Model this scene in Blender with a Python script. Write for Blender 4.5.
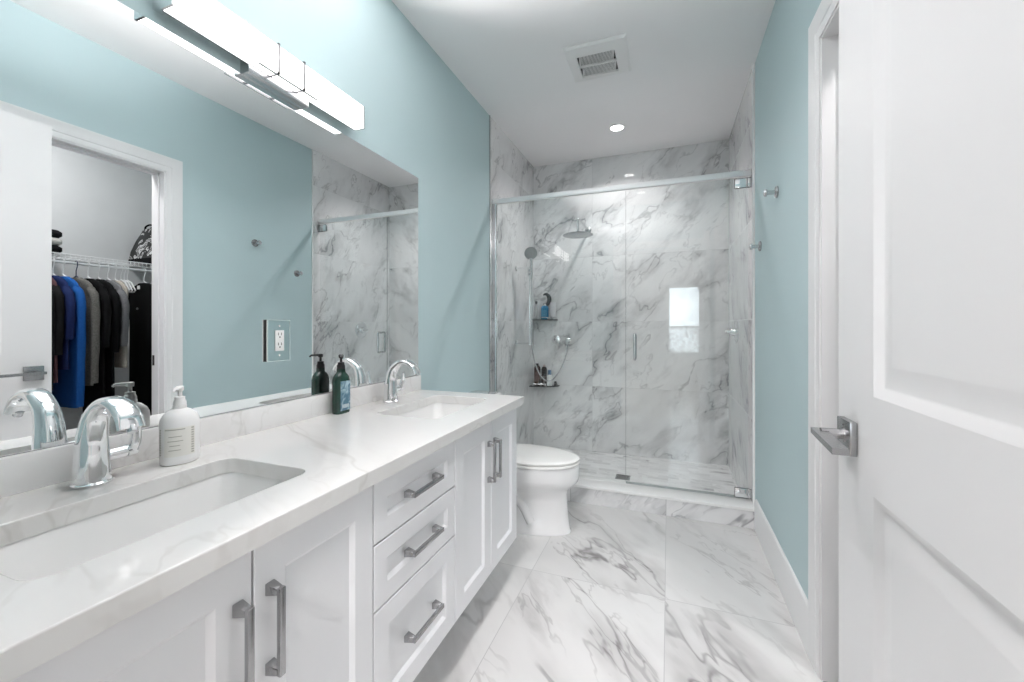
import bpy, bmesh, math, random
from mathutils import Vector, Matrix
random.seed(7)
PI = math.pi
for o in list(bpy.data.objects):
    bpy.data.objects.remove(o)
S = bpy.context.scene
COL = S.collection

# ------------------------------------------------------------------ camera, world, exposure
cam_d = bpy.data.cameras.new('camera'); cam = bpy.data.objects.new('camera', cam_d); COL.objects.link(cam)
cam.location = (0, 0, 1.2); cam.rotation_euler = (PI/2, 0, 0.3605)
cam_d.sensor_width = 36; cam_d.lens = 36*415/1024; cam_d.shift_y = -15.4/1024
cam_d.clip_start = 0.02; cam_d.clip_end = 60
S.camera = cam
S.view_settings.view_transform = 'Standard'; S.view_settings.look = 'None'
S.view_settings.gamma = 1; S.view_settings.use_curve_mapping = False
S.view_settings.exposure = 0.72
S.cycles.use_denoising = True
S.cycles.max_bounces = 14; S.cycles.diffuse_bounces = 6; S.cycles.glossy_bounces = 6
S.cycles.transparent_max_bounces = 24; S.cycles.caustics_reflective = False; S.cycles.caustics_refractive = False
S.cycles.sample_clamp_indirect = 6
W = bpy.data.worlds.new('world'); S.world = W; W.use_nodes = True
bg = W.node_tree.nodes['Background']; bg.inputs[0].default_value = (0.86, 0.93, 1, 1); bg.inputs[1].default_value = 5.0

def light(name, kind, loc, power, size=None, rot=(0, 0, 0), color=(1, 1, 1), shape=None, sy=None, spread=None, angle=None):
    d = bpy.data.lights.new(name, kind); d.energy = power; d.color = color
    if kind == 'AREA':
        d.shape = shape or 'DISK'; d.size = size
        if sy: d.size_y = sy
        if spread: d.spread = spread
    elif kind == 'POINT': d.shadow_soft_size = size
    elif kind == 'SPOT':
        d.shadow_soft_size = size; d.spot_size = angle or 2.0; d.spot_blend = 0.6
    o = bpy.data.objects.new(name, d); COL.objects.link(o); o.location = loc; o.rotation_euler = rot
    return o
CEIL = 2.778
light('shower_downlight_lamp', 'AREA', (-.384, 3.39, CEIL-.006), 6, .085, color=(1, .955, .965), spread=2.4)
light('room_fill_lamp', 'AREA', (-.30, .70, CEIL-.006), 2.2, .10, color=(1, .955, .965), spread=2.0)  # added fill light, out of view, to brighten the room
light('room_fill_lamp_far', 'AREA', (-.30, 1.62, CEIL-.006), 2.6, .10, color=(1, .955, .965), spread=2.0)  # second added fill light, also out of view
light('closet_fill_lamp', 'AREA', (1.0, 1.2, CEIL-.03), 11, .25, color=(1, .955, .965))  # unseen lamp added to light the closet
light('bedroom_fill_lamp', 'AREA', (-.2, -1.5, CEIL-.03), 50, .5, color=(1, .955, .965))  # unseen lamp added as soft fill through the doorway

# ------------------------------------------------------------------ materials
def mat(name):
    m = bpy.data.materials.new(name); m.use_nodes = True
    return m, m.node_tree, m.node_tree.nodes['Principled BSDF']
def simple(name, col, rough=.5, metal=0, spec=.5, coat=0, noise=0, nscale=20, bump=0, trans=0, ior=1.45):
    m, t, b = mat(name)
    b.inputs['Base Color'].default_value = (*col, 1); b.inputs['Roughness'].default_value = rough
    b.inputs['Metallic'].default_value = metal; b.inputs['Specular IOR Level'].default_value = spec
    b.inputs['Coat Weight'].default_value = coat; b.inputs['Coat Roughness'].default_value = .05
    b.inputs['Transmission Weight'].default_value = trans; b.inputs['IOR'].default_value = ior
    tc = t.nodes.new('ShaderNodeTexCoord'); n = t.nodes.new('ShaderNodeTexNoise')
    n.inputs['Scale'].default_value = nscale; n.inputs['Detail'].default_value = 4
    t.links.new(tc.outputs['Object'], n.inputs['Vector'])
    r = t.nodes.new('ShaderNodeMix'); r.data_type = 'RGBA'
    k = noise
    r.inputs['A'].default_value = (*[c*(1-k) for c in col], 1); r.inputs['B'].default_value = (*[min(1, c*(1+k)) for c in col], 1)
    t.links.new(n.outputs['Fac'], r.inputs['Factor']); t.links.new(r.outputs['Result'], b.inputs['Base Color'])
    if bump:
        bp = t.nodes.new('ShaderNodeBump'); bp.inputs['Strength'].default_value = bump; bp.inputs['Distance'].default_value = .002
        t.links.new(n.outputs['Fac'], bp.inputs['Height']); t.links.new(bp.outputs['Normal'], b.inputs['Normal'])
    return m
def emit(name, col, s):
    m, t, b = mat(name)
    b.inputs['Base Color'].default_value = (.9, .9, .9, 1)
    b.inputs['Emission Color'].default_value = (*col, 1); b.inputs['Emission Strength'].default_value = s
    return m
def mirror_mat(name, col=(.93, .95, .95), rough=0.0):
    m, t, b = mat(name)
    b.inputs['Base Color'].default_value = (*col, 1); b.inputs['Metallic'].default_value = 1; b.inputs['Roughness'].default_value = rough
    return m
def clear_glass(name, tint=(.97, .985, .98), refl=1.0):
    m = bpy.data.materials.new(name); m.use_nodes = True; t = m.node_tree; t.nodes.clear()
    out = t.nodes.new('ShaderNodeOutputMaterial'); mix = t.nodes.new('ShaderNodeMixShader')
    tr = t.nodes.new('ShaderNodeBsdfTransparent'); tr.inputs[0].default_value = (*tint, 1)
    gl = t.nodes.new('ShaderNodeBsdfGlossy'); gl.inputs['Roughness'].default_value = 0.0; gl.inputs[0].default_value = (refl, refl, refl, 1)
    fr = t.nodes.new('ShaderNodeFresnel'); fr.inputs[0].default_value = 1.5
    ge = t.nodes.new('ShaderNodeNewGeometry'); mr = t.nodes.new('ShaderNodeMapRange')      # thin sheet: no bending, so no total reflection inside
    mr.inputs[3].default_value = 1.5; mr.inputs[4].default_value = 1/1.5
    t.links.new(ge.outputs['Backfacing'], mr.inputs[0]); t.links.new(mr.outputs[0], fr.inputs[0])
    t.links.new(fr.outputs[0], mix.inputs[0]); t.links.new(tr.outputs[0], mix.inputs[1]); t.links.new(gl.outputs[0], mix.inputs[2])
    t.links.new(mix.outputs[0], out.inputs[0])
    return m

def marble(name, plane, ox, oy, tw, th, base=(.80, .80, .80), vein=(.24, .24, .25), mortar=.0016, grout=(.40, .40, .40),
           rot=.6, vscale=1.0, rough=.06, amount=1.0, offset=0.0, cloud=.12, stretch=(.62, 1.65), tiled=True, spec=.5, seed=0.0):
    m, t, b = mat(name); N = t.nodes.new; L = t.links.new
    def math_(op, a, c=None, clamp=False):
        n = N('ShaderNodeMath'); n.operation = op; n.use_clamp = clamp
        for i, x in enumerate((a, c)):
            if x is None: continue
            if isinstance(x, (int, float)): n.inputs[i].default_value = x
            else: L(x, n.inputs[i])
        return n.outputs[0]
    def vmath(op, a, c):
        n = N('ShaderNodeVectorMath'); n.operation = op
        for i, x in enumerate((a, c)):
            if isinstance(x, tuple): n.inputs[i].default_value = x
            else: L(x, n.inputs[i])
        return n.outputs[0]
    def rng(x, lo, hi, a=0.0, c=1.0):
        n = N('ShaderNodeMapRange'); n.interpolation_type = 'SMOOTHSTEP'
        L(x, n.inputs[0]); n.inputs[1].default_value = lo; n.inputs[2].default_value = hi; n.inputs[3].default_value = a; n.inputs[4].default_value = c
        return n.outputs[0]
    def noise(v, s, d=4, r=.55, col=False):
        n = N('ShaderNodeTexNoise'); L(v, n.inputs['Vector']); n.inputs['Scale'].default_value = s
        n.inputs['Detail'].default_value = d; n.inputs['Roughness'].default_value = r
        return n.outputs['Color'] if col else n.outputs['Fac']
    tc = N('ShaderNodeTexCoord'); sep = N('ShaderNodeSeparateXYZ'); L(tc.outputs['Object'], sep.inputs[0])
    cmb = N('ShaderNodeCombineXYZ')
    L(sep.outputs[plane[0]], cmb.inputs[0]); L(sep.outputs[plane[1]], cmb.inputs[1])
    p = vmath('SUBTRACT', cmb.outputs[0], (ox, oy, 0))
    vec = p if tiled else tc.outputs['Object']
    if tiled:
        br = N('ShaderNodeTexBrick'); L(p, br.inputs['Vector'])
        br.offset = offset; br.offset_frequency = 2; br.squash = 1
        br.inputs['Color1'].default_value = (0, 0, 0, 1); br.inputs['Color2'].default_value = (1, 1, 1, 1); br.inputs['Mortar'].default_value = (.5, .5, .5, 1)
        br.inputs['Scale'].default_value = 1; br.inputs['Mortar Size'].default_value = mortar; br.inputs['Mortar Smooth'].default_value = .1
        br.inputs['Brick Width'].default_value = tw; br.inputs['Row Height'].default_value = th; br.inputs['Bias'].default_value = 0
        vec = vmath('ADD', p, vmath('MULTIPLY', br.outputs['Color'], (17.0, 9.0, 23.0)))
    mr0 = N('ShaderNodeMapping'); L(vec, mr0.inputs[0]); mr0.inputs['Rotation'].default_value = (0, 0, rot)
    mp = N('ShaderNodeMapping'); L(mr0.outputs[0], mp.inputs[0])
    mp.inputs['Scale'].default_value = (stretch[0]*vscale, stretch[1]*vscale, vscale); mp.inputs['Location'].default_value = (seed, seed*.7, seed*1.3)
    q = mp.outputs[0]
    w = vmath('ADD', q, vmath('MULTIPLY', vmath('SUBTRACT', noise(q, 1.5, 4, .5, True), (.5, .5, .5)), (.75, .75, .75)))
    n1 = noise(w, 1.15, 4, .52); r1 = math_('ABSOLUTE', math_('SUBTRACT', n1, .5))
    m1 = rng(noise(q, 1.6, 3), .33, .58)
    v1 = math_('MULTIPLY', rng(r1, 0, .014, .75, 0), m1)
    h1 = math_('MULTIPLY', rng(r1, 0, .11, .62, 0), rng(noise(q, 2.3, 3), .44, .66))
    w2 = vmath('ADD', w, (5.3, 2.1, 8.8))
    n2 = noise(w2, 2.4, 4, .55); r2 = math_('ABSOLUTE', math_('SUBTRACT', n2, .52))
    v2 = math_('MULTIPLY', rng(r2, 0, .018, .5, 0), rng(noise(vmath('ADD', q, (3.1, 9.4, 1.2)), 1.9, 3), .42, .62))
    sm = math_('MULTIPLY', rng(noise(w, 2.2, 5, .6), .52, .74), rng(m1, .2, 1.0, 0, .55))
    c1 = math_('MULTIPLY', rng(noise(w, .8, 4), .35, .75), cloud)
    fac = math_('ADD', math_('ADD', v1, h1), math_('ADD', v2, sm))
    fac = math_('ADD', math_('MULTIPLY', fac, amount), c1, True)
    mx = N('ShaderNodeMix'); mx.data_type = 'RGBA'; mx.inputs['A'].default_value = (*base, 1); mx.inputs['B'].default_value = (*vein, 1)
    L(fac, mx.inputs['Factor']); colr = mx.outputs['Result']
    b.inputs['Specular IOR Level'].default_value = spec
    b.inputs['Roughness'].default_value = rough
    if tiled:
        m2 = N('ShaderNodeMix'); m2.data_type = 'RGBA'; L(br.outputs['Fac'], m2.inputs['Factor']); L(colr, m2.inputs['A']); m2.inputs['B'].default_value = (*grout, 1)
        colr = m2.outputs['Result']
        L(rng(br.outputs['Fac'], 0, 1, rough, .6), b.inputs['Roughness'])
    L(colr, b.inputs['Base Color'])
    return m

TEAL = simple('teal_paint', (.505, .635, .652), .5, noise=.015, nscale=3, spec=.35)
CEILW = simple('ceiling_paint', (.90, .895, .895), .7, noise=.01, nscale=3)
TRIMW = simple('trim_paint', (.82, .82, .82), .28, noise=.008, nscale=5)
DOORW = simple('door_paint', (.80, .80, .80), .42, noise=.008, nscale=5)
CABW = simple('cabinet_paint', (.82, .825, .84), .32, noise=.008, nscale=5)
GREYW = simple('closet_paint', (.66, .66, .66), .7, noise=.05, nscale=7)
CHROME = simple('chrome', (.86, .87, .88), .06, 1, noise=.01)
NICKEL = simple('satin_nickel', (.40, .40, .405), .24, 1, noise=.03, nscale=60)
STEEL = simple('brushed_steel', (.58, .59, .60), .22, 1, noise=.03, nscale=60)
PORC = simple('porcelain', (.84, .84, .84), .08, coat=.5, noise=.006)
PORCL = simple('seat_plastic', (.83, .83, .81), .2, noise=.006)
SINKW = simple('sink_ceramic', (.82, .82, .81), .09, coat=.4, noise=.006)
BLACKP = simple('black_plastic', (.012, .012, .013), .35, noise=.1)
DARKG = simple('dark_gap', (.03, .03, .03), .8, noise=.1)
WHITEP = simple('white_plastic', (.85, .85, .84), .35, noise=.01)
MIRROR = mirror_mat('mirror_silver')
GLASS = clear_glass('shower_glass')
MARF = marble('floor_marble', 'XY', -.014, 1.943, .612, 1.22, rot=.9, vscale=1.0, rough=.07, base=(.68, .68, .67), vein=(.22, .21, .21), seed=2.2, amount=.62, cloud=.22)
MARB = marble('wall_marble_back', 'XZ', -.674, .015, 1.22, .612, rot=-.8, vscale=1.65, rough=.05, seed=5.4, cloud=.3, amount=.60, stretch=(.72, 1.4), grout=(.55, .55, .55), mortar=.0012)
MARS = marble('wall_marble_side', 'YZ', 2.80, .015, 1.22, .612, rot=-1.0, vscale=1.65, rough=.05, seed=1.7, cloud=.3, amount=.60, stretch=(.72, 1.4), grout=(.55, .55, .55), mortar=.0012)
MARM = marble('shower_floor_mosaic', 'XY', 0, 2.85, .155, .051, rot=.5, vscale=1.3, rough=.2, mortar=.0016, grout=(.6, .6, .6), offset=.5, amount=.4, cloud=.35, seed=3.3)
MARC = marble('curb_marble', 'XZ', -.014, -.49, .612, .612, rot=-.75, vscale=1.2, rough=.06, seed=8.1)
QUARTZ = marble('counter_quartz', 'XY', 0, 0, 1, 1, tiled=False, base=(.76, .755, .74), vein=(.50, .48, .45), rot=.4, vscale=.9, rough=.12, amount=.42, cloud=.03, seed=4.0)
QUARTZV = marble('backsplash_quartz', 'YZ', 0, 0, 1, 1, tiled=False, base=(.84, .835, .825), vein=(.50, .48, .45), rot=.4, vscale=1.4, rough=.12, amount=.32, cloud=.03, seed=6.0)
CAPW = simple('curb_cap_quartz', (.86, .86, .85), .15, noise=.01)

# ------------------------------------------------------------------ mesh helpers (all in world metres)
def box(bm, x0, y0, z0, x1, y1, z1):
    r = bmesh.ops.create_cube(bm, size=1); v = r['verts']
    bmesh.ops.scale(bm, vec=(x1-x0, y1-y0, z1-z0), verts=v)
    bmesh.ops.translate(bm, vec=((x0+x1)/2, (y0+y1)/2, (z0+z1)/2), verts=v)
    return v
def ring_loft(bm, rings, cap0=True, cap1=True, closed=True):
    vs = [[bm.verts.new(p) for p in r] for r in rings]
    n = len(vs[0])
    for a, c in zip(vs, vs[1:]):
        for i in range(n if closed else n-1):
            j = (i+1) % n
            try: bm.faces.new((a[i], a[j], c[j], c[i]))
            except ValueError: pass
    if cap0: bm.faces.new(list(reversed(vs[0])))
    if cap1: bm.faces.new(vs[-1])
    return vs
def frame(d):
    d = Vector(d).normalized(); u = d.cross(Vector((0, 0, 1)))
    if u.length < 1e-4: u = Vector((1, 0, 0))
    u.normalize(); return d, u, d.cross(u).normalized()
def cyl(bm, p, q, r, r2=None, n=20):
    p, q = Vector(p), Vector(q); d, u, v = frame(q-p); r2 = r if r2 is None else r2
    ring_loft(bm, [[c + (u*math.cos(2*PI*i/n) + v*math.sin(2*PI*i/n))*rr for i in range(n)] for c, rr in ((p, r), (q, r2))])
def tube(bm, pts, r, n=10):
    pts = [Vector(p) for p in pts]; rings = []
    d0 = (pts[1]-pts[0]).normalized(); _, u, v = frame(d0)
    for k, p in enumerate(pts):
        d = ((pts[min(k+1, len(pts)-1)]-pts[max(k-1, 0)])).normalized()
        u = (u - d*u.dot(d)).normalized(); v = d.cross(u)
        rr = r[k] if isinstance(r, (list, tuple)) else r
        rings.append([p + (u*math.cos(2*PI*i/n)+v*math.sin(2*PI*i/n))*rr for i in range(n)])
    ring_loft(bm, rings)
def lathe(bm, c, prof, n=28, sx=1, sy=1, axis='z'):
    rings = []
    for r, h in prof:
        ring = []
        for i in range(n):
            a = 2*PI*i/n; x, y = r*math.cos(a)*sx, r*math.sin(a)*sy
            if axis == 'z': ring.append((c[0]+x, c[1]+y, c[2]+h))
            elif axis == 'x': ring.append((c[0]+h, c[1]+x, c[2]+y))
            else: ring.append((c[0]+x, c[1]-h, c[2]+y))
        rings.append(ring)
    ring_loft(bm, rings)
def rrect(cx, cy, hx, hy, r, n=6):
    pts = []
    for k, (sx, sy) in enumerate(((1, 1), (-1, 1), (-1, -1), (1, -1))):
        for i in range(n+1):
            a = k*PI/2 + i*PI/2/n
            pts.append((cx+sx*(hx-r)+r*math.cos(a), cy+sy*(hy-r)+r*math.sin(a)))
    return pts
def bevel(bm, w, seg=2, ang=.5):
    es = [e for e in bm.edges if len(e.link_faces) == 2 and e.calc_face_angle(0) > ang]
    bmesh.ops.bevel(bm, geom=es, offset=w, segments=seg, affect='EDGES', profile=.5, clamp_overlap=True)
def BM(): return bmesh.new()
def smoothp(ctrl, n=8):
    out = []; c = [Vector(p) for p in ctrl]; c = [c[0]*2-c[1]] + c + [c[-1]*2-c[-2]]
    for i in range(1, len(c)-2):
        for k in range(n):
            t = k/n; a, b_, d, e = c[i-1], c[i], c[i+1], c[i+2]
            out.append(.5*((2*b_)+(d-a)*t+(2*a-5*b_+4*d-e)*t*t+(3*b_-a-3*d+e)*t**3))
    out.append(c[-2]); return out

def root_loc(o):
    while o.parent: o = o.parent
    return Vector(o.location)
def obj(name, bm, m, parent=None, bev=0, seg=2, sharp=35, flip=True):
    if bev:
        bevel(bm, bev, seg)
        if sharp == 35: sharp = 25
    if flip: bmesh.ops.recalc_face_normals(bm, faces=bm.faces)
    for e in bm.edges:
        e.smooth = not (len(e.link_faces) != 2 or e.calc_face_angle(0) > math.radians(sharp))
    for f in bm.faces: f.smooth = True
    if parent:
        bmesh.ops.translate(bm, vec=-root_loc(parent), verts=bm.verts)
    me = bpy.data.meshes.new(name); bm.to_mesh(me); bm.free()
    for x in (m if isinstance(m, (list, tuple)) else [m]): me.materials.append(x)
    o = bpy.data.objects.new(name, me); COL.objects.link(o)
    if parent: o.parent = parent
    return o
def tag(o, label, cat, group=None, kind=None):
    o['label'] = label; o['category'] = cat
    if group: o['group'] = group
    if kind: o['kind'] = kind
    return o
def thing(name, label, cat, loc, group=None):
    o = bpy.data.objects.new(name, None); COL.objects.link(o); o.location = loc; o.empty_display_size = .05
    return tag(o, label, cat, group)
def struct(name, bm, m, label, cat, bev=0):
    return tag(obj(name, bm, m, bev=bev), label, cat, kind='structure')
def copy_tree(o, parent=None):
    c = o.copy(); COL.objects.link(c)
    if parent: c.parent = parent
    for ch in [x for x in bpy.data.objects if x.parent == o]: copy_tree(ch, c)
    return c
def B(*a):
    bm = BM(); box(bm, *a); return bm

# ------------------------------------------------------------------ room
XL, XR, YS, YB = -1.258, .487, 2.857, 3.94       # left wall, right wall, where the shower tile starts, back tile face
YE = .17                                          # bathroom face of the entry wall
CY0, CY1, CZ = .86, 1.690, 2.180                   # closet opening in the right wall
EX0, EX1, EZ = -.60, .392, 2.20                   # entry opening
struct('floor', B(XL-.1, YE-.12, -.05, XR+.001, 2.86, 0), MARF, 'grey veined white marble tile floor of the bathroom', 'floor')
struct('ceiling', B(XL-.1, YE-.12, CEIL, XR+.12, YB+.1, CEIL+.06), CEILW, 'flat white painted bathroom ceiling', 'ceiling')
struct('wall_left', B(XL-.1, YE-.12, 0, XL, YS, CEIL), TEAL, 'teal painted wall behind the mirror and toilet', 'wall')
bm = BM()
box(bm, XR, CY1, 0, XR+.12, YS, CEIL); box(bm, XR, YE-.12, 0, XR+.12, CY0, CEIL); box(bm, XR, CY0, CZ, XR+.12, CY1, CEIL)
struct('wall_right', bm, TEAL, 'teal painted wall with the closet opening and robe hooks', 'wall')
bm = BM()
box(bm, XL-.1, YE-.12, 0, EX0, YE, CEIL); box(bm, EX1, YE-.12, 0, XR, YE, CEIL); box(bm, EX0, YE-.12, EZ, EX1, YE, CEIL)
struct('wall_front', bm, TEAL, 'teal painted wall around the bathroom entrance', 'wall')
struct('wall_shower_left', B(XL-.1, YS, 0, XL+.002, YB+.1, CEIL), MARS, 'marble tiled left wall of the shower', 'wall')
struct('wall_shower_right', B(.478, YS-.004, 0, .478+.13, YB+.1, CEIL), MARS, 'marble tiled right wall of the shower', 'wall')
struct('wall_shower_back', B(XL+.002, YB, 0, .478, YB+.1, CEIL), MARB, 'marble tiled back wall of the shower', 'wall')
bm = BM()
box(bm, XL-.0, YS-.006, .1, XL+.007, YS+.004, CEIL)
struct('trim_1', bm, STEEL, 'thin metal tile edge trim on the left shower opening', 'trim')
struct('trim_2', B(.474, YS-.010, .115, .4885, YS-.003, CEIL), CAPW, 'thin pale tile edge trim on the right shower opening', 'trim')
struct('floor_shower', B(XL+.002, 2.86, -.05, .478, YB, .008), MARM, 'small marble mosaic floor inside the shower', 'floor')
struct('trim_3', B(XL+.002, 2.795, 0, .487, 2.97, .105), MARC, 'marble tiled kerb in front of the shower glass', 'kerb')
struct('trim_4', B(XL+.002, 2.785, .105, .487, 2.98, .122), CAPW, 'white stone cap along the shower kerb', 'kerb cap', bev=.002)
def skirting(bm, y0, y1, x, s):
    prof = [(0, 0), (.013, 0), (.013, .155), (.010, .163), (.010, .170), (.004, .178), (0, .178)]
    ring_loft(bm, [[(x-s*a, y, h) for a, h in prof] for y in (y0, y1)])
bm = BM(); skirting(bm, CY1+.0935, 2.795, XR, 1)
struct('baseboard_right', bm, TRIMW, 'tall white baseboard under the teal right wall', 'baseboard')
bm = BM(); skirting(bm, 1.91, 2.795, XL, -1)
struct('baseboard_left', bm, TRIMW, 'white baseboard behind the toilet', 'baseboard')
# casings: stepped boards
def casing_x(bm, x, y0, y1, z1, w, s):            # around an opening in a wall of constant x; s = +1 projects to -x
    prof = [(0, 0), (0, .007), (.006, .009), (.03, .008), (.034, .011), (w-.012, .012), (w-.006, .014), (w, .014), (w, 0)]
    a = [[(x-s*h, y1+d, 0) for d, h in prof], [(x-s*h, y1+d, z1+d) for d, h in prof],
         [(x-s*h, y0-d, z1+d) for d, h in prof], [(x-s*h, y0-d, 0) for d, h in prof]]
    ring_loft(bm, a)
bm = BM(); casing_x(bm, XR, CY0, CY1, CZ, .093, 1)
struct('trim_5', bm, TRIMW, 'white moulded casing around the closet opening', 'door casing')
bm = BM()
box(bm, XR-.002, CY1-.008, 0, XR+.122, CY1, CZ); box(bm, XR-.002, CY0, 0, XR+.122, CY0+.008, CZ); box(bm, XR-.002, CY0, CZ-.008, XR+.122, CY1, CZ)
box(bm, XR+.045, CY1-.016, 0, XR+.08, CY1-.008, CZ); box(bm, XR+.045, CY0+.008, CZ-.016, XR+.08, CY1-.008, CZ-.008)
struct('trim_6', bm, TRIMW, 'white jamb lining of the closet opening', 'door jamb')
tag(obj('strike_plate', B(XR+.086, CY1-.0105, .945, XR+.112, CY1-.0075, 1.01), BLACKP), 'small black strike plate on the closet jamb', 'strike plate')
bm = BM()
prof_ = .09
for (x0, x1, z0, z1) in ((EX0-.09, EX0, 0, EZ+.09), (EX1, min(EX1+.09, XR-.002), 0, EZ+.09), (EX0, EX1, EZ, EZ+.09)):
    box(bm, x0, YE, z0, x1, YE+.018, z1)
struct('trim_7', bm, TRIMW, 'white casing around the bathroom entrance', 'door casing', bev=.003)

# ------------------------------------------------------------------ closet shell
CX0, CX1, CYA, CYB = XR+.122, 1.66, .10, 2.75
struct('floor_closet', B(XR+.001, CYA, -.05, CX1, CYB, 0), simple('closet_carpet', (.30, .29, .28), .95, noise=.3, nscale=120), 'grey carpet floor inside the closet', 'floor')
bm = BM(); box(bm, CX1, CYA-.08, 0, CX1+.08, CYB+.08, CEIL)
struct('wall_closet_back', bm, GREYW, 'plain light grey back wall of the closet', 'wall')
struct('wall_closet_side', B(CX0, CYB, 0, CX1, CYB+.08, CEIL), GREYW, 'light grey side wall of the closet behind the bag', 'wall')
struct('wall_closet_near', B(CX0, CYA-.08, 0, CX1, CYA, CEIL), GREYW, 'light grey near side wall of the closet', 'wall')
struct('ceiling_closet', B(CX0, CYA-.08, CEIL, CX1+.08, CYB+.08, CEIL+.06), CEILW, 'white closet ceiling', 'ceiling')
# ------------------------------------------------------------------ bedroom behind the camera
bx0, bx1, by0, by1 = -2.6, 2.2, -3.3, YE-.12
BEDW = simple('bedroom_paint', (.70, .70, .69), .7, noise=.02, nscale=4)
struct('floor_bedroom', B(bx0, by0, -.05, bx1, by1, 0), simple('bedroom_floor', (.42, .38, .34), .4, noise=.15, nscale=6), 'greyish wood floor outside the bathroom', 'floor')
struct('ceiling_bedroom', B(bx0, by0, CEIL, bx1, by1, CEIL+.06), CEILW, 'white ceiling of the room outside', 'ceiling')
struct('wall_bedroom_left', B(bx0-.1, by0, 0, bx0, by1, CEIL), BEDW, 'off-white left wall of the room outside', 'wall')
struct('wall_bedroom_right', B(bx1, by0, 0, bx1+.1, by1, CEIL), BEDW, 'off-white right wall of the room outside', 'wall')
bm = BM(); box(bm, bx0, by1-.02, 0, XL-.1, by1+.05, CEIL); box(bm, XR+.12, by1-.09, 0, bx1, by1-.05, CEIL)
struct('wall_bedroom_near', bm, BEDW, 'off-white wall of the room outside beside the entrance', 'wall')
wx0, wx1, wz0, wz1 = -.02, .78, .62, 2.02
bm = BM()
box(bm, bx0, by0-.12, 0, wx0, by0, CEIL); box(bm, wx1, by0-.12, 0, bx1, by0, CEIL); box(bm, wx0, by0-.12, 0, wx1, by0, wz0); box(bm, wx0, by0-.12, wz1, wx1, by0, CEIL)
struct('wall_bedroom_far', bm, BEDW, 'off-white window wall of the room outside', 'wall')
bm = BM()
for a in ((wx0, wz0, wx0+.04, wz1), (wx1-.04, wz0, wx1, wz1), (wx0+.04, wz0, wx1-.04, wz0+.04), (wx0+.04, wz1-.04, wx1-.04, wz1), (wx0+.04, 1.15, wx1-.04, 1.19)):
    box(bm, a[0], by0-.08, a[1], a[2], by0-.03, a[3])
win = struct('window_1', bm, TRIMW, 'white framed window of the room outside', 'window')
obj('pane', B(wx0+.04, by0-.06, wz0+.04, wx1-.04, by0-.055, wz1-.04), GLASS, win)
# lace half curtain inside the window
bm = BM(); n = 60
ring = []
for i in range(n+1):
    x = wx0 + (wx1-wx0)*i/n; ring.append((x, by0+.02+.010*math.sin(i*1.1)))
ring_loft(bm, [[(x, y, z) for x, y in ring] for z in (.60, .8, 1.0, 1.17)], False, False, closed=False)
m_, t_, b_ = mat('lace_sheer'); b_.inputs['Base Color'].default_value = (.8, .8, .8, 1)
vo = t_.nodes.new('ShaderNodeTexVoronoi'); vo.inputs['Scale'].default_value = 14; tc_ = t_.nodes.new('ShaderNodeTexCoord'); t_.links.new(tc_.outputs['Object'], vo.inputs['Vector'])
mr_ = t_.nodes.new('ShaderNodeMapRange'); mr_.inputs[1].default_value = .1; mr_.inputs[2].default_value = .5; mr_.inputs[3].default_value = .65; mr_.inputs[4].default_value = .25
t_.links.new(vo.outputs['Distance'], mr_.inputs[0]); t_.links.new(mr_.outputs[0], b_.inputs['Alpha'])
cur = obj('half_curtain', bm, m_)
sol = cur.modifiers.new('thickness', 'SOLIDIFY'); sol.thickness = .002
tag(cur, 'patterned lace half curtain on the lower window sash', 'curtain')

# ------------------------------------------------------------------ vanity cabinet
VX = -.675; VF = -.695; VY0, VY1, VZ0, VZ1 = .20, 1.855, .190, .819
van = thing('vanity_cabinet', 'long white shaker double vanity cabinet along the left wall', 'vanity', (-.97, 1.03, 0))
bm = BM()
box(bm, XL+.002, VY0, VZ0, VF, VY0+.018, VZ1); box(bm, XL+.002, VY1-.018, VZ0, VF, VY1, VZ1)
box(bm, XL+.002, VY0+.018, VZ0, VF, VY1-.018, VZ0+.018); box(bm, XL+.002, VY0+.018, VZ0+.018, XL+.012, VY1-.018, VZ1)
for y in (.831, 1.245): box(bm, XL+.012, y-.009, VZ0+.018, VF, y+.009, VZ1)
box(bm, VF-.02, VY0+.018, VZ1-.03, VF, VY1-.018, VZ1)
obj('carcass', bm, CABW, van, bev=.0012)
obj('toe_kick', B(XL+.002, VY0+.03, .0005, -.85, VY1-.03, VZ0), CABW, van)
def shaker(y0, y1, z0, z1, st=.062):
    bm = BM()
    outer = [(y0, z0), (y1, z0), (y1, z1), (y0, z1)]
    def off(d): return [(y0+d, z0+d), (y1-d, z0+d), (y1-d, z1-d), (y0+d, z1-d)]
    R = [(VF, off(0)), (VX-.002, off(0)), (VX, off(.002)), (VX, off(st)), (VX-.003, off(st+.004)), (VX-.009, off(st+.010))]
    ring_loft(bm, [[(x, y, z) for y, z in r] for x, r in R])
    return bm
def pull(c, L, axis):
    bm = BM(); x = VX; h = L/2; cy, cz = c
    def bb(d0, d1, wx0, wx1, w):
        if axis == 'z': box(bm, wx0, cy-w, cz+d0, wx1, cy+w, cz+d1)
        else: box(bm, wx0, cy+d0, cz-w, wx1, cy+d1, cz+w)
    for s in (-1, 1):
        # flared square foot tapering into the bar
        r = []
        for xx, wl, ww in ((x-.0005, .011, .0095), (x+.010, .009, .0085), (x+.026, .006, .0065)):
            o = s*(h-.011)
            q = [(-wl, -ww), (wl, -ww), (wl, ww), (-wl, ww)]
            r.append([(xx, cy+b2, cz+o+a2) if axis == 'z' else (xx, cy+o+a2, cz+b2) for a2, b2 in q])
        ring_loft(bm, r)
    bb(-h+.004, h-.004, x+.024, x+.033, .0062)
    bevel(bm, .0014, 2)
    return bm
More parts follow.
